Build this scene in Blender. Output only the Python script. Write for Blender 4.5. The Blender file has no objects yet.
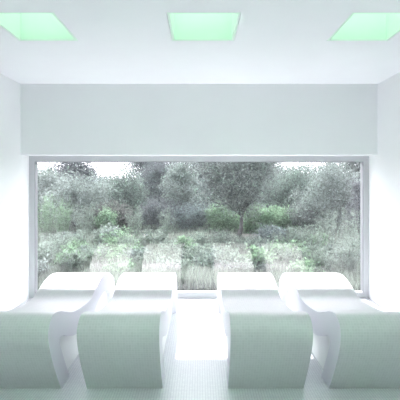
import bpy, bmesh, math, random
import numpy as np
from mathutils import Vector

S = bpy.context.scene
C = S.collection
EYE, F, VX, VY = 1.6, 400.0, 200.0, 180.0      # eye height, focal length in pixels, vanishing point

# ------------------------------------------------------------------ helpers
def link(o, parent=None):
    C.objects.link(o)
    if parent: o.parent = parent
    return o

def tag(o, label=None, cat=None, group=None, kind=None):
    if label: o['label'] = label
    if cat: o['category'] = cat
    if group: o['group'] = group
    if kind: o['kind'] = kind
    return o

def empty(name, loc=(0, 0, 0), rz=0.0):
    o = bpy.data.objects.new(name, None)
    o.empty_display_size = 0.1
    o.location = loc
    o.rotation_euler = (0, 0, rz)
    return link(o)

def copy_tree(o, parent=None):
    c = o.copy()
    C.objects.link(c)
    c.parent = parent
    for ch in list(o.children):
        copy_tree(ch, c)
    return c

def bm_box(bm, x0, x1, y0, y1, z0, z1):
    v = [bm.verts.new(p) for p in ((x0,y0,z0),(x1,y0,z0),(x1,y1,z0),(x0,y1,z0),(x0,y0,z1),(x1,y0,z1),(x1,y1,z1),(x0,y1,z1))]
    for f in ((0,3,2,1),(4,5,6,7),(0,1,5,4),(1,2,6,5),(2,3,7,6),(3,0,4,7)):
        bm.faces.new([v[i] for i in f])

def obj_bm(name, bm, mat, parent=None, smooth=False):
    me = bpy.data.meshes.new(name)
    bm.normal_update()
    bm.to_mesh(me); bm.free()
    me.materials.append(mat)
    if smooth:
        for p in me.polygons: p.use_smooth = True
    return link(bpy.data.objects.new(name, me), parent)

def boxes(name, mat, blist, parent=None):
    bm = bmesh.new()
    for b in blist: bm_box(bm, *b)
    return obj_bm(name, bm, mat, parent)

# ------------------------------------------------------------------ materials
def new_mat(name):
    m = bpy.data.materials.new(name); m.use_nodes = True
    nt = m.node_tree
    b = nt.nodes.get('Principled BSDF')
    return m, nt, b

def plaster(name, col, rough=0.85, grid=False, spec=0.3):
    m, nt, b = new_mat(name)
    n = nt.nodes.new('ShaderNodeTexNoise'); n.inputs['Scale'].default_value = 3.0; n.inputs['Detail'].default_value = 3
    tc = nt.nodes.new('ShaderNodeTexCoord')
    nt.links.new(tc.outputs['Object'], n.inputs['Vector'])
    r = nt.nodes.new('ShaderNodeValToRGB')
    r.color_ramp.elements[0].position = 0.3; r.color_ramp.elements[1].position = 0.7
    r.color_ramp.elements[0].color = (*[c * 0.985 for c in col], 1)
    r.color_ramp.elements[1].color = (*col, 1)
    nt.links.new(n.outputs['Fac'], r.inputs['Fac'])
    nt.links.new(r.outputs['Color'], b.inputs['Base Color'])
    b.inputs['Roughness'].default_value = rough
    b.inputs['Specular IOR Level'].default_value = spec
    return m

def mosaic(name, col_a, col_b, grout, uv, tile=0.02, rough=0.25, spec=0.5, wall=False):
    """small square glass tiles with fine grout lines"""
    m, nt, b = new_mat(name)
    tc = nt.nodes.new('ShaderNodeTexCoord')
    mp = nt.nodes.new('ShaderNodeMapping')
    mp.inputs['Scale'].default_value = (1 / tile,) * 3
    if wall: mp.inputs['Rotation'].default_value = (0, math.radians(90), 0)
    nt.links.new(tc.outputs['UV' if uv else 'Object'], mp.inputs['Vector'])
    br = nt.nodes.new('ShaderNodeTexBrick')
    br.offset = 0.0; br.squash = 1.0
    br.inputs['Scale'].default_value = 1.0
    br.inputs['Brick Width'].default_value = 1.0
    br.inputs['Row Height'].default_value = 1.0
    br.inputs['Mortar Size'].default_value = 0.07
    br.inputs['Mortar Smooth'].default_value = 0.3
    br.inputs['Bias'].default_value = 0.0
    br.inputs['Color1'].default_value = (*col_a, 1)
    br.inputs['Color2'].default_value = (*col_b, 1)
    br.inputs['Mortar'].default_value = (*grout, 1)
    nt.links.new(mp.outputs['Vector'], br.inputs['Vector'])
    nt.links.new(br.outputs['Color'], b.inputs['Base Color'])
    b.inputs['Roughness'].default_value = rough
    b.inputs['Specular IOR Level'].default_value = spec
    if uv:
        b.inputs['Specular Tint'].default_value = (0.93, 0.76, 1.0, 1)
        b.inputs['IOR'].default_value = 1.55
    bp = nt.nodes.new('ShaderNodeBump'); bp.inputs['Strength'].default_value = 0.15; bp.inputs['Distance'].default_value = 0.002
    bp.invert = True
    nt.links.new(br.outputs['Fac'], bp.inputs['Height'])
    nt.links.new(bp.outputs['Normal'], b.inputs['Normal'])
    return m

def leaf_mat(name, col, dark=0.6, light=1.3, trans=0.35):
    m, nt, b = new_mat(name)
    out = nt.nodes['Material Output']
    nt.nodes.remove(b)
    g = nt.nodes.new('ShaderNodeNewGeometry')
    r = nt.nodes.new('ShaderNodeValToRGB')
    r.color_ramp.elements[0].color = (*[min(1, c * dark) for c in col], 1)
    r.color_ramp.elements[1].color = (*[min(1, c * light) for c in col], 1)
    nt.links.new(g.outputs['Random Per Island'], r.inputs['Fac'])
    d = nt.nodes.new('ShaderNodeBsdfDiffuse'); t = nt.nodes.new('ShaderNodeBsdfTranslucent')
    mx = nt.nodes.new('ShaderNodeMixShader'); mx.inputs['Fac'].default_value = trans
    nt.links.new(r.outputs['Color'], d.inputs['Color']); nt.links.new(r.outputs['Color'], t.inputs['Color'])
    nt.links.new(d.outputs[0], mx.inputs[1]); nt.links.new(t.outputs[0], mx.inputs[2])
    nt.links.new(mx.outputs[0], out.inputs['Surface'])
    return m

M = {}
M['wall'] = plaster('white_wall_plaster', (0.82, 0.83, 0.84))
M['ceiling'] = plaster('white_ceiling_plaster', (0.86, 0.86, 0.89))
M['frame'] = plaster('pale_grey_window_metal', (0.50, 0.51, 0.53), 0.4)
M['bead'] = plaster('grey_glazing_bead', (0.30, 0.31, 0.33), 0.6)
M['floor'] = mosaic('white_floor_mosaic', (0.63, 0.65, 0.68), (0.67, 0.69, 0.71), (0.46, 0.46, 0.52), False)
M['lounger_tile'] = mosaic('pale_sage_lounger_mosaic', (0.53, 0.552, 0.547), (0.57, 0.592, 0.587), (0.62, 0.64, 0.635), True, rough=0.42, spec=0.8)
M['lounger_side'] = plaster('white_lounger_render', (0.72, 0.72, 0.77), 0.6)
M['lounger_panel'] = plaster('white_lounger_panel', (0.86, 0.88, 0.88), 0.6)
M['shaft'] = plaster('mint_glow_shaft', (0.77, 0.91, 0.81), 0.8)  # green glow of the skylight put into the shaft wall colour
M['bark'] = plaster('grey_bark', (0.07, 0.07, 0.072), 0.95)

def emit_mat(name, col, s):
    m, nt, b = new_mat(name)
    b.inputs['Base Color'].default_value = (*col, 1)
    b.inputs['Emission Color'].default_value = (*col, 1)
    b.inputs['Emission Strength'].default_value = s
    return m
M['sky_panel'] = emit_mat('mint_skylight_glass', (0.64, 0.93, 0.74), 0.45)

# window glass: clear pane with a plain mirror reflection
m, nt, b = new_mat('clear_window_glass')
out = nt.nodes['Material Output']; nt.nodes.remove(b)
tr = nt.nodes.new('ShaderNodeBsdfTransparent'); tr.inputs['Color'].default_value = (0.97, 0.985, 0.98, 1)
gl = nt.nodes.new('ShaderNodeBsdfGlossy'); gl.inputs['Roughness'].default_value = 0.0
fr = nt.nodes.new('ShaderNodeFresnel'); fr.inputs['IOR'].default_value = 2.15
mx = nt.nodes.new('ShaderNodeMixShader')
nt.links.new(fr.outputs[0], mx.inputs['Fac']); nt.links.new(tr.outputs[0], mx.inputs[1]); nt.links.new(gl.outputs[0], mx.inputs[2])
nt.links.new(mx.outputs[0], out.inputs['Surface'])
M['glass'] = m

# ground outside
m, nt, b = new_mat('dry_garden_soil')
tc = nt.nodes.new('ShaderNodeTexCoord')
n = nt.nodes.new('ShaderNodeTexNoise'); n.inputs['Scale'].default_value = 0.9; n.inputs['Detail'].default_value = 6
nt.links.new(tc.outputs['Object'], n.inputs['Vector'])
r = nt.nodes.new('ShaderNodeValToRGB')
r.color_ramp.elements[0].position = 0.35; r.color_ramp.elements[0].color = (0.07, 0.08, 0.07, 1)
r.color_ramp.elements[1].position = 0.65; r.color_ramp.elements[1].color = (0.13, 0.13, 0.12, 1)
nt.links.new(n.outputs['Fac'], r.inputs['Fac']); nt.links.new(r.outputs['Color'], b.inputs['Base Color'])
b.inputs['Roughness'].default_value = 1.0; b.inputs['Specular IOR Level'].default_value = 0.0
M['soil'] = m
M['sand'] = plaster('pale_sand', (0.27, 0.26, 0.255), 1.0, spec=0.0)

# ------------------------------------------------------------------ the room
XL, XR = -2.317, 2.290
YB, YW, YO = -2.6, 5.42, 5.55          # back, window plane, outer face
ZC, ZL, YL = 2.838, 1.925, 5.16        # ceiling, lintel underside, lintel inner face

tag(boxes('floor', M['floor'], [(XL-0.3, XR+0.3, YB, YO, -0.2, 0.0)]), kind='structure')
tag(boxes('wall_left', M['wall'], [(XL-0.3, XL, YB, YO, 0.0, 3.3)]), kind='structure')
tag(boxes('wall_right', M['wall'], [(XR, XR+0.3, YB, YO, 0.0, 3.3)]), kind='structure')
tag(boxes('wall_front', M['wall'], [(XL, XR, YL, YO, ZL, 3.3)]), kind='structure')
tag(boxes('wall_back', M['wall'], [(XL, XR, YB, YB+0.2, 0.0, 3.3)]), kind='structure')

sky_x = [(-1.610, -1.080), (-0.250, 0.305), (1.125, 1.672)]
SY0, SY1 = 2.955, 3.565
sky_y = [(-1.45, -0.84), (0.75, 1.36), (SY0, SY1)]      # two rows behind the viewpoint added for fill light, then the visible row
FILL_POWER = 7.2
def ceiling():
    bm = bmesh.new()
    zc, zt = ZC, ZC + 0.14
    ys = [YB + 0.2] + [v for p in sky_y for v in p] + [YL]
    for i in range(0, len(ys), 2):
        bm_box(bm, XL, XR, ys[i], ys[i+1], zc, zt)
    xs = [XL] + [v for p in sky_x for v in p] + [XR]
    for y0, y1 in sky_y:
        for i in range(0, len(xs), 2):
            bm_box(bm, xs[i], xs[i+1], y0, y1, zc, zt)
    return obj_bm('ceiling', bm, M['ceiling'])
tag(ceiling(), kind='structure')

pos_word = ['left square mint green skylight recessed in the white ceiling, over the two left loungers',
            'middle square mint green skylight in the white ceiling, above the central gap',
            'right square mint green skylight recessed in the white ceiling, over the two right loungers']
sky_jobs = [(p, sky_y[2], lab) for p, lab in zip(sky_x, pos_word)]
sky_jobs += [(p, q, 'added unseen mint green skylight behind the viewpoint, for fill light') for q in sky_y[:2] for p in sky_x]
SH = 0.62
for (x0, x1), (y0, y1), lab in sky_jobs:
    t = empty('skylight', ((x0+x1)/2, (y0+y1)/2, ZC))
    tag(t, lab, 'skylight', 'mint skylights in the ceiling')
    w, d, th = (x1-x0)/2, (y1-y0)/2, 0.02
    z0 = 0.002
    e = 0.004
    w -= e; d -= e
    boxes('light_shaft', M['shaft'], [(-w, -w+th, -d, d, z0, SH), (w-th, w, -d, d, z0, SH),
                                      (-w+th, w-th, -d, -d+th, z0, SH), (-w+th, w-th, d-th, d, z0, SH)], t)
    boxes('glazing', M['sky_panel'], [(-w, w, -d, d, SH, SH+0.03)], t)

# window: frame and pane
wn = empty('window_1', ((XL+XR)/2, YW, 0)); tag(wn, kind='structure')
hw = (XR - XL) / 2
fw = 0.074
ZT = ZL
boxes('window_frame', M['frame'], [
    (-hw, -hw+fw, 0.0, 0.09, 0.0, ZT), (hw-fw, hw, 0.0, 0.09, 0.0, ZT),
    (-hw+fw, hw-fw, 0.0, 0.09, ZT-0.075, ZT), (-hw+fw, hw-fw, 0.0, 0.09, 0.0, 0.07)], wn)
boxes('glazing_bead', M['bead'], [
    (-hw+fw, -hw+fw+0.006, 0.004, 0.092, 0.07, ZT-0.075), (hw-fw-0.006, hw-fw, 0.004, 0.092, 0.07, ZT-0.075),
    (-hw+fw, hw-fw, 0.004, 0.092, ZT-0.081, ZT-0.075), (-hw+fw, hw-fw, 0.004, 0.092, 0.07, 0.076)], wn)
bm = bmesh.new()
vs = [bm.verts.new(p) for p in ((-hw+fw, 0.08, 0.07), (hw-fw, 0.08, 0.07), (hw-fw, 0.08, ZT-0.075), (-hw+fw, 0.08, ZT-0.075))]
bm.faces.new(vs)
obj_bm('glass_pane', bm, M['glass'], wn)

# ------------------------------------------------------------------ loungers
OUT = [(3.07,0),(2.955,.18),(2.868,.335),(2.815,.475),(2.828,.565),(2.915,.618),(3.05,.598),(3.2,.545),(3.38,.487),(3.66,.448),
       (3.91,.436),(4.09,.487),(4.27,.537),(4.47,.55),(4.74,.50),(4.94,.39),(5.025,.25),(5.02,.1),(4.98,0)]
INN = [(3.27,0),(3.17,.15),(3.085,.285),(3.05,.35),(3.06,.385),(3.10,.39),(3.16,.37),(3.26,.328),(3.43,.275),(3.67,.25),
       (3.94,.24),(4.12,.295),(4.3,.345),(4.48,.355),(4.67,.31),(4.8,.22),(4.84,.15),(4.83,.07),(4.8,0)]
LY = 2.80                                     # lounger origin in depth
LW = 0.58
def spline(P, n=8):
    P = [Vector(p) for p in P]
    Q = [P[0]*2-P[1]] + P + [P[-1]*2-P[-2]]
    res = []
    for i in range(1, len(Q)-2):
        a, b_, c, d = Q[i-1:i+3]
        for k in range(n):
            t = k / n
            res.append(0.5*((2*b_) + (c-a)*t + (2*a-5*b_+4*c-d)*t*t + (3*b_-a-3*c+d)*t**3))
    res.append(P[-1])
    return res

def lounger():
    root = empty('tiled_lounger')
    o, i = spline(OUT), spline(INN)
    n = len(o)
    me = bpy.data.meshes.new('wave_shell')
    bm = bmesh.new()
    uvl = bm.loops.layers.uv.new('UVMap')
    def strip(P, flip, smooth, mat):
        va = [bm.verts.new((0, p.x-LY, max(p.y, 0))) for p in P]; vb = [bm.verts.new((LW, p.x-LY, max(p.y, 0))) for p in P]
        s = 0
        for k in range(n-1):
            ds = (P[k+1]-P[k]).length
            q = [(va[k], 0, s), (vb[k], LW, s), (vb[k+1], LW, s+ds), (va[k+1], 0, s+ds)]
            if flip: q.reverse()
            f = bm.faces.new([x[0] for x in q]); f.smooth = smooth; f.material_index = mat
            for l, x in zip(f.loops, q): l[uvl].uv = (x[1], x[2])
            s += ds
    strip(o, True, True, 0)
    strip(i, False, True, 1)
    for X, fl in ((0, False), (LW, True)):        # white rendered side faces
        va = [bm.verts.new((X, p.x-LY, max(p.y, 0))) for p in o]; vb = [bm.verts.new((X, p.x-LY, max(p.y, 0))) for p in i]
        for k in range(n-1):
            q = [va[k], va[k+1], vb[k+1], vb[k]]
            if fl: q.reverse()
            f = bm.faces.new(q); f.material_index = 1
    bm.normal_update()
    bm.to_mesh(me); bm.free()
    me.materials.append(M['lounger_tile']); me.materials.append(M['lounger_side'])
    link(bpy.data.objects.new('wave_shell', me), root)
    # recessed panel that closes the hollow below the wave
    pts = [((p.x+q.x)/2, (p.y+q.y)/2) for p, q in zip(o, i)]
    bm = bmesh.new()
    R = 0.05
    pts = [(y-LY, max(z, 0)) for y, z in pts]
    va = [bm.verts.new((R, *p)) for p in pts]; vb = [bm.verts.new((LW-R, *p)) for p in pts]
    bm.faces.new(va); bm.faces.new(vb[::-1])
    for k in range(len(pts)):
        k2 = (k+1) % len(pts)
        bm.faces.new([va[k2], va[k], vb[k], vb[k2]])
    bmesh.ops.triangulate(bm, faces=[f for f in bm.faces if len(f.verts) > 4])
    obj_bm('recessed_panel', bm, M['lounger_panel'], root)
    return root

lx = [-1.647, -0.867, 0.215, 0.990]
llab = ['pale mosaic wave lounger next to the left wall, farthest left of four',
        'pale mosaic wave lounger left of the central gap, beside the leftmost lounger',
        'pale mosaic wave lounger right of the central gap, beside the rightmost lounger',
        'pale mosaic wave lounger next to the right wall, farthest right of four']
L0 = lounger()
for k in range(4):
    t = L0 if k == 0 else copy_tree(L0)
    t.location = (lx[k], LY, 0)
    tag(t, llab[k], 'lounger', 'tiled loungers facing the window')

# ------------------------------------------------------------------ the garden
tag(boxes('ground', M['soil'], [(-40, 40, YO+0.01, 70, -0.25, -0.02)]), kind='structure')
bm = bmesh.new()
rng = random.Random(4)
N = 60
top = []; bot = []
for k in range(N+1):
    x = -9 + 18*k/N
    c = 11.35 + 0.25*math.sin(x*0.7) + rng.uniform(-.08, .08)
    top.append(bm.verts.new((x, c+0.75+rng.uniform(-.15, .15), -0.012))); bot.append(bm.verts.new((x, c-0.55+rng.uniform(-.15, .15), -0.012)))
for k in range(N):
    bm.faces.new([bot[k], bot[k+1], top[k+1], top[k]])
tag(obj_bm('sandy_path', bm, M['sand']), kind='structure')

def mesh_quads(name, V, mat, nper=4):
    """V: (n, nper, 3) array, one face for each row"""
    n = len(V)
    me = bpy.data.meshes.new(name)
    me.vertices.add(n*nper); me.vertices.foreach_set('co', V.reshape(-1).astype(np.float32))
    me.loops.add(n*nper); me.loops.foreach_set('vertex_index', np.arange(n*nper, dtype=np.int32))
    me.polygons.add(n); me.polygons.foreach_set('loop_start', np.arange(0, n*nper, nper, dtype=np.int32))
    me.update(calc_edges=True)
    me.materials.append(mat)
    return me

def leaves(P, length, width, rs, up=0.0):
    """a diamond leaf at every point of P"""
    n = len(P)
    d = rs.normal(size=(n, 3)); d[:, 2] += up
    d /= np.linalg.norm(d, axis=1)[:, None]
    e = np.cross(d, rs.normal(size=(n, 3))); e /= np.linalg.norm(e, axis=1)[:, None]
    L = (length * rs.uniform(0.6, 1.3, n))[:, None]; W = (width * rs.uniform(0.6, 1.3, n))[:, None]
    V = np.empty((n, 4, 3))
    V[:, 0] = P; V[:, 1] = P + d*L*0.5 + e*W*0.5; V[:, 2] = P + d*L; V[:, 3] = P + d*L*0.5 - e*W*0.5
    return V

def tubes(name, segs, mat, parent, sides=6):
    """tapered tubes: list of (points, radii)"""
    bm = bmesh.new()
    for pts, rad in segs:
        rings = []
        for k, p in enumerate(pts):
            d = (pts[min(k+1, len(pts)-1)] - pts[max(k-1, 0)]).normalized()
            a = d.orthogonal().normalized(); b_ = d.cross(a)
            rings.append([bm.verts.new(p + (a*math.cos(t) + b_*math.sin(t))*rad[k]) for t in [2*math.pi*j/sides for j in range(sides)]])
        for r0, r1 in zip(rings, rings[1:]):
            for j in range(sides):
                bm.faces.new([r0[j], r0[(j+1) % sides], r1[(j+1) % sides], r1[j]])
        bm.faces.new(rings[-1])
        bm.faces.new(rings[0][::-1])
    return obj_bm(name, bm, mat, parent, smooth=True)

def tree(name, label, cat, px, depth, top, width, bottom, nleaf, leaf, mat, seed, group=None, nclump=34, thick=0.05, trunk=True, squash=0.8, clump=0.27):
    rs = np.random.RandomState(seed); rg = random.Random(seed)
    root = empty(name, ((px-VX)/F*depth, depth, -0.02)); tag(root, label, cat, group)
    rx, rz, cz = width/2, (top-bottom)/2, (top+bottom)/2
    cr = clump*width
    cl = []
    while len(cl) < nclump:
        u = rs.uniform(-1, 1, 3)
        r = np.linalg.norm(u)
        if 0.35 < r < 1.0:
            f = 1 - 0.35*abs(u[2])
            cl.append((u[0]*(rx-cr*0.55)*f, u[1]*(rx-cr*0.55)*squash*f, cz + u[2]*(rz-cr*0.4)))
    cl = np.array(cl)
    cl += rs.normal(size=cl.shape)*np.array([0.07*width, 0.05*width, 0.07*(top-bottom)])
    sz = cr*rs.uniform(0.45, 1.2, nclump)
    idx = rs.randint(0, nclump, nleaf)
    g = rs.normal(size=(nleaf, 3)); g /= np.linalg.norm(g, axis=1)[:, None]
    rad = rs.uniform(0, 1, nleaf)**0.45
    P = cl[idx] + g*(rad*sz[idx])[:, None]*np.array([1, 1, 0.8])
    P += rs.normal(size=P.shape)*0.045*width
    P[:, 2] = np.clip(P[:, 2], 0.03, None)
    me = mesh_quads('foliage', leaves(P, leaf, leaf*0.6, rs, up=0.3), mat)
    link(bpy.data.objects.new('foliage', me), root)
    segs = []
    h = max(bottom + rz*0.55, 0.25)
    if trunk:
        bend = [Vector((0.04*width*rg.uniform(-1, 1)*k, 0.04*width*rg.uniform(-1, 1)*k, h*k/4)) for k in range(5)]
        segs.append((bend, [thick*(1.3 if k == 0 else 1.0 - 0.11*k) for k in range(5)]))
    else:
        bend = [Vector((0, 0, 0)), Vector((0, 0, 0.02)), Vector((0, 0, 0.04)), Vector((0, 0, 0.06)), Vector((0, 0, 0.08))]
    for k in range(0, nclump, 2):
        e = Vector(cl[k]); s = bend[rg.choice((2, 3, 4))]
        mid = (s+e)/2 + Vector((rg.uniform(-.05, .05), rg.uniform(-.05, .05), -0.06))*width*0.5
        segs.append(([s, mid, e], [thick*0.5, thick*0.32, thick*0.14]))
    tubes('trunk' if trunk else 'stems', segs, M['bark'], root)
    return root

def weed(name, label, cat, px, depth, height, spread, nstem, mat, seed, group=None, leaf=0.05, perstem=45):
    """a clump of upright leafy stems"""
    rs = np.random.RandomState(seed)
    root = empty(name, ((px-VX)/F*depth, depth, -0.02)); tag(root, label, cat, group)
    Ps = []; segs = []
    for k in range(nstem):
        a = rs.uniform(0, 2*math.pi); r = spread*math.sqrt(rs.uniform())
        base = Vector((math.cos(a)*r*0.45, math.sin(a)*r*0.45, 0))
        tip = Vector((math.cos(a)*r, math.sin(a)*r, height*rs.uniform(0.55, 1.0)))
        mid = (base+tip)/2 + Vector((rs.uniform(-.05, .05), rs.uniform(-.05, .05), 0.04))
        segs.append(([base, mid, tip], [0.006, 0.004, 0.002]))
        t = rs.uniform(0.05, 1.0, perstem)
        B, Mi, T = np.array(base), np.array(mid), np.array(tip)
        P = ((1-t)**2)[:, None]*B + (2*t*(1-t))[:, None]*Mi + (t**2)[:, None]*T
        Ps.append(P + rs.normal(size=P.shape)*0.03)
    P = np.concatenate(Ps); P[:, 2] = np.clip(P[:, 2], 0.01, None)
    me = mesh_quads('leaves', leaves(P, leaf, leaf*0.35, rs, up=0.9), mat)
    link(bpy.data.objects.new('leaves', me), root)
    tubes('stems', segs, mat, root, sides=4)
    return root

G = {
 'pale':   leaf_mat('pale_grey_green_leaf', (0.205, 0.243, 0.230), 0.5, 1.5),
 'olive':  leaf_mat('olive_leaf', (0.155, 0.180, 0.174), 0.5, 1.5),
 'mid':    leaf_mat('grey_green_leaf', (0.160, 0.198, 0.182), 0.5, 1.5),
 'dusk':   leaf_mat('dark_bluish_leaf', (0.135, 0.150, 0.160), 0.5, 1.5),
 'bright': leaf_mat('fresh_green_leaf', (0.175, 0.262, 0.180), 0.5, 1.5, 0.45),
 'brown':  leaf_mat('brownish_dry_leaf', (0.120, 0.128, 0.122), 0.4, 1.7),
 'blue':   leaf_mat('bluish_grey_leaf', (0.145, 0.178, 0.182), 0.45, 1.6),
 'weed':   leaf_mat('pale_weed_leaf', (0.165, 0.205, 0.180), 0.5, 1.55, 0.4),
 'grass':  leaf_mat('dry_grass_blade', (0.155, 0.182, 0.160), 0.5, 1.6, 0.4),
}
T = tree
def where(px, d):
    side = ('at left window end' if px < 90 else 'above left loungers' if px < 165 else 'above central gap'
            if px < 235 else 'above right loungers' if px < 310 else 'at right window end')
    return ('near the glass, ' if d < 7.6 else 'halfway back, ' if d < 10.2 else 'by the bushes, ' if d < 15 else '') + side
HUE = {'weed': 'pale green', 'pale': 'pale grey green', 'mid': 'grey green', 'bright': 'fresh green', 'dusk': 'dark bluish', 'blue': 'bluish grey'}
# far belt
far = [(40, 21, 2.30, 3.4, 'mid', 'far grey green tree at the left window edge, behind the pale bush'),
       (74, 20, 3.0, 2.6, 'dusk', 'far tall greyish tree top between two patches of white sky on the left'),
       (110, 24, 1.95, 4.4, 'mid', 'far low tree below the widest patch of white sky'),
       (156, 19, 3.4, 3.9, 'dusk', 'far dark tall tree left of the window centre, behind the round bush'),
       (206, 21, 3.6, 4.4, 'dusk', 'far dark tree behind the pale pine-like tree at the window centre'),
       (254, 20, 3.3, 3.6, 'dusk', 'far dark tree right of the central tree crown'),
       (302, 22, 2.50, 4.2, 'mid', 'far grey green tree below the small strip of sky on the right'),
       (348, 20, 3.1, 3.4, 'olive', 'far pale olive tree at the top right window corner')]
for k, (px, d, top_, w, mk, lab) in enumerate(far):
    T('garden_tree', lab, 'tree', px, d, top_, w, 0.0, 17000, 0.10, G[mk], 10+k, 'far trees closing the view', thick=0.07, squash=0.5, nclump=60, clump=0.2)
for k in range(11):
    px = 30 + 33.5*k
    T('understory_bush', HUE[('mid', 'dusk', 'blue')[k % 3]] + ' bush half hidden behind nearer bushes, ' + where(px, 17.2), 'bush', px, 17.2+0.5*(k % 2), 1.35+0.25*((k*7) % 3)/2, 1.9, -0.1, 7000, 0.09,
      G[('mid', 'dusk', 'blue')[k % 3]], 120+k, 'undergrowth behind the bushes', trunk=False, squash=0.5)
# nearer trees and bushes
T('garden_bush', 'pale grey green bush filling the left end of the window view', 'bush', 46, 14.8, 2.02, 2.2, 0.0, 12000, 0.08, G['pale'], 31, trunk=False, nclump=50, clump=0.2)
T('garden_bush', 'large pale rounded bush left of the round dark green bush', 'bush', 78, 12.8, 1.78, 2.1, 0.0, 13000, 0.07, G['pale'], 32, trunk=False, nclump=50, clump=0.2)
T('garden_bush', 'big round grey green bush under the widest patch of sky', 'bush', 122, 14.5, 1.88, 2.5, 0.05, 17000, 0.07, G['mid'], 33, trunk=False, nclump=70, clump=0.18)
T('garden_tree', 'dark bluish tree between the round bush and the pine-like tree', 'tree', 156, 16.0, 2.3, 2.3, 0.1, 12000, 0.08, G['dusk'], 34, thick=0.06, nclump=50, clump=0.2)
T('garden_tree', 'pale feathery pine-like tree with bare lower branches', 'tree', 182, 14.0, 2.25, 1.7, 0.6, 9000, 0.07, G['pale'], 35, thick=0.05, nclump=44, clump=0.2)
T('garden_tree', 'dark leafy tree with a slim bare trunk right of the centre of the window', 'tree', 238, 10.7, 2.85, 2.45, 0.75, 24000, 0.062, G['olive'], 36, nclump=80, thick=0.06, clump=0.18)
T('garden_tree', 'wide grey green tree right of the slim-trunked tree', 'tree', 294, 15.0, 2.16, 2.9, 0.1, 17000, 0.075, G['mid'], 37, thick=0.06, nclump=70, clump=0.18)
T('garden_tree', 'tall pale green tree filling the right end of the window view', 'tree', 334, 12.2, 2.2, 2.2, 0.05, 19000, 0.065, G['pale'], 38, nclump=70, thick=0.05, clump=0.18)
T('garden_bush', 'dark purplish foliage standing in for the shade at the right window jamb', 'bush', 362, 10.8, 1.75, 0.9, 0.05, 6000, 0.06, G['dusk'], 39, trunk=False)  # dark leaf mass added for the shaded edge of the tall pale tree
T('garden_bush', 'dark brownish low bush below the big round bush', 'bush', 112, 12.4, 0.85, 1.4, 0.0, 7000, 0.06, G['brown'], 40, trunk=False)
T('garden_bush', 'bluish grey low bush left of the slim trunk', 'bush', 196, 12.6, 0.88, 1.5, 0.0, 8000, 0.06, G['blue'], 41, trunk=False)
T('garden_bush', 'dark low bush below the bare branches of the pine-like tree', 'bush', 158, 13.0, 1.0, 1.4, 0.0, 7000, 0.06, G['dusk'], 42, trunk=False)
T('garden_bush', 'grey brown twiggy bush right of the bright green shrubs', 'bush', 306, 12.4, 1.0, 1.5, 0.0, 7500, 0.06, G['olive'], 43, trunk=False)
T('garden_bush', 'fresh green bush just left of the slim trunk', 'bush', 222, 12.2, 0.85, 1.15, -0.1, 5200, 0.07, G['bright'], 44, trunk=False, clump=0.2)
T('garden_bush', 'fresh green bush just right of the slim trunk', 'bush', 257, 12.2, 1.0, 1.35, -0.1, 7000, 0.07, G['bright'], 45, trunk=False, clump=0.2)
T('garden_bush', 'fresh green bush second to the right of the slim trunk', 'bush', 283, 12.6, 0.82, 1.2, -0.1, 5200, 0.07, G['bright'], 46, trunk=False, clump=0.2)
T('garden_bush', 'fresh green sprig bush above the brownish low bush', 'bush', 106, 11.9, 0.74, 0.7, 0.0, 3200, 0.055, G['bright'], 47, trunk=False)
T('garden_bush', 'bluish grey bush beside the sandy path right of the slim trunk', 'bush', 272, 10.3, 0.45, 0.85, 0.0, 4000, 0.05, G['blue'], 48, trunk=False)

W = weed
W('upright_shrub', 'green shrub of upright stems at the left window jamb', 'shrub', 46, 11.6, 1.2, 0.30, 26, G['bright'], 60, leaf=0.06)
W('upright_shrub', 'green shrub of upright stems in front of the pale rounded bush', 'shrub', 62, 11.3, 1.15, 0.34, 28, G['bright'], 61, leaf=0.06)
W('upright_shrub', 'paler shrub of upright stems left of the brownish low bush', 'shrub', 84, 11.0, 1.05, 0.32, 26, G['weed'], 62, leaf=0.055)
W('upright_shrub', 'pale spiky shrub below the round bush, left of the reflected loungers', 'shrub', 134, 11.2, 0.95, 0.28, 22, G['weed'], 63, leaf=0.055)
W('upright_shrub', 'pale tall spiky plant left of the bluish low bush', 'shrub', 166, 10.6, 0.95, 0.26, 20, G['weed'], 64, leaf=0.05)
wspots = [(330, 8.6, 1.0, .38), (352, 8.0, 1.1, .34), (312, 8.2, .72, .32), (296, 9.4, .55, .3), (345, 6.9, .72, .3),
          (322, 6.8, .55, .3), (58, 8.4, .5, .32), (80, 9.2, .45, .32), (104, 9.8, .5, .32), (44, 7.2, .5, .28), (72, 7.0, .38, .3),
          (128, 8.8, .42, .3), (150, 9.6, .45, .3), (200, 9.0, .45, .3), (222, 9.2, .5, .3), (190, 7.4, .36, .3), (214, 7.0, .36, .28),
          (250, 8.4, .42, .3), (270, 7.6, .4, .3), (240, 6.6, .3, .25), (296, 7.2, .42, .28), (96, 7.6, .38, .3), (172, 8.2, .4, .3), (284, 8.9, .45, .3)]
near = {0: 'tall pale weed clump on the right, in front of the tall pale tree', 1: 'tallest pale weed clump by the right window jamb',
        4: 'pale weed clump close behind the glass by the right window jamb', 9: 'pale weed clump close behind the glass by the left window jamb'}
for k, (px, d, h, s) in enumerate(wspots):
    lab = near.get(k, ('tall' if h > .6 else 'low') + ' pale green weed clump ' + where(px, d))
    W('wild_weed', lab, 'weed', px, d, h, s, 24, G['weed'], 80+k, 'wild weeds in the grass', leaf=0.06, perstem=46)

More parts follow.
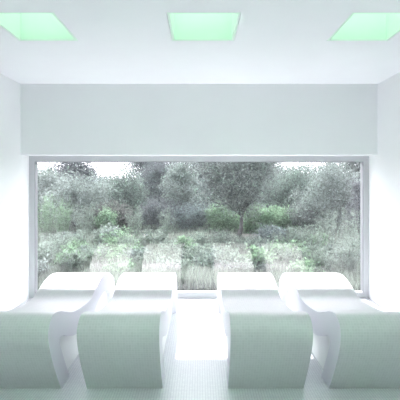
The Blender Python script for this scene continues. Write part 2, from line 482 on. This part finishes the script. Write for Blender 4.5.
rp = random.Random(77)
for k in range(46):
    d = 6.5 + 7.5*((k+0.5)/46)**1.2
    px = 36 + (k*137.5) % 328
    if 10.1 < d < 12.3: d -= 2.6
    if 212 < px < 264 and 7.6 < d < 11: d = 6.9
    hk = rp.choice(('weed', 'weed', 'pale', 'mid', 'bright'))
    T('low_plant', 'low ' + HUE[hk] + ' leafy plant ' + where(px, d), 'plant', px, d, rp.uniform(.22, .5), rp.uniform(.5, .95), -0.05, 900, 0.06,
      G[hk], 300+k, 'low plants in the grass', trunk=False, nclump=14, clump=0.2)

# grass carpet
rs = np.random.RandomState(9)
n = 130000
yy = 5.75 + (rs.uniform(0, 1, n)**1.5)*13
xx = rs.uniform(-1, 1, n)*(yy*0.47+0.3)
clear = (np.abs(yy-11.4) < 0.6) & (rs.uniform(0, 1, n) < 0.85)
yy, xx = yy[~clear], xx[~clear]; n = len(xx)
pat = 0.5+0.5*np.sin(xx*1.7+np.sin(yy*1.3)*2)*np.cos(yy*1.1)
h = rs.uniform(0.06, 0.22, n)*(0.6+0.9*pat)
w = rs.uniform(0.005, 0.012, n)*(0.6+yy/10)
a = rs.uniform(0, math.pi, n)
lean = rs.normal(size=(n, 2))*0.06
V = np.empty((n, 3, 3))
V[:, 0] = np.stack([xx-np.cos(a)*w, yy-np.sin(a)*w, np.full(n, -0.02)], 1)
V[:, 1] = np.stack([xx+np.cos(a)*w, yy+np.sin(a)*w, np.full(n, -0.02)], 1)
V[:, 2] = np.stack([xx+lean[:, 0], np.maximum(yy+lean[:, 1], 5.6), h-0.02], 1)
g = link(bpy.data.objects.new('wild_grass', mesh_quads('wild_grass', V, G['grass'], 3)))
tag(g, 'dry pale wild grass covering the ground outside the window', 'grass', kind='stuff')

# ------------------------------------------------------------------ light
wld = bpy.data.worlds.new('hazy_sky'); S.world = wld; wld.use_nodes = True
bg = wld.node_tree.nodes['Background']
bg.inputs['Color'].default_value = (0.955, 0.92, 1.0, 1); bg.inputs['Strength'].default_value = 2.5

sl = bpy.data.lights.new('sun', 'SUN'); sl.energy = 9.0; sl.angle = math.radians(1.0); sl.color = (1.0, 0.98, 0.95)
so = link(bpy.data.objects.new('sun', sl))
el, az = math.radians(43.6), math.radians(7)
so.rotation_euler = Vector((math.sin(az)*math.cos(el), -math.cos(az)*math.cos(el), -math.sin(el))).to_track_quat('-Z', 'Y').to_euler()
so.location = (-2, 12, 10)

pl = bpy.data.lights.new('window_portal', 'AREA'); pl.shape = 'RECTANGLE'; pl.size = 4.4; pl.size_y = 1.75
pl.cycles.is_portal = True
po = link(bpy.data.objects.new('window_portal', pl)); po.location = (0, 5.6, 0.95); po.rotation_euler = (math.radians(-90), 0, 0)

for x0, x1 in sky_x:
    for y0, y1 in sky_y:
        al = bpy.data.lights.new('shaft_fill_light', 'AREA'); al.shape = 'SQUARE'; al.size = 0.44; al.energy = FILL_POWER * (0.07 if y0 > 2 else 1.25); al.color = (1.0, 0.95, 0.975)  # added fill light in each shaft, strongest behind the viewpoint
        link(bpy.data.objects.new('shaft_fill_light', al)).location = ((x0+x1)/2, (y0+y1)/2, ZC+SH-0.03)

# ------------------------------------------------------------------ camera
cd = bpy.data.cameras.new('camera'); cd.sensor_width = 36; cd.lens = 36; cd.shift_x = 0.0; cd.shift_y = -0.05
cd.clip_start = 0.02
co = link(bpy.data.objects.new('camera', cd)); co.location = (0, 0, EYE); co.rotation_euler = (math.radians(90), 0, 0)
S.camera = co
S.view_settings.view_transform = 'Standard'
S.view_settings.look = 'None'
S.view_settings.exposure = 1.05
S.cycles.max_bounces = 12; S.cycles.diffuse_bounces = 8; S.cycles.transparent_max_bounces = 16
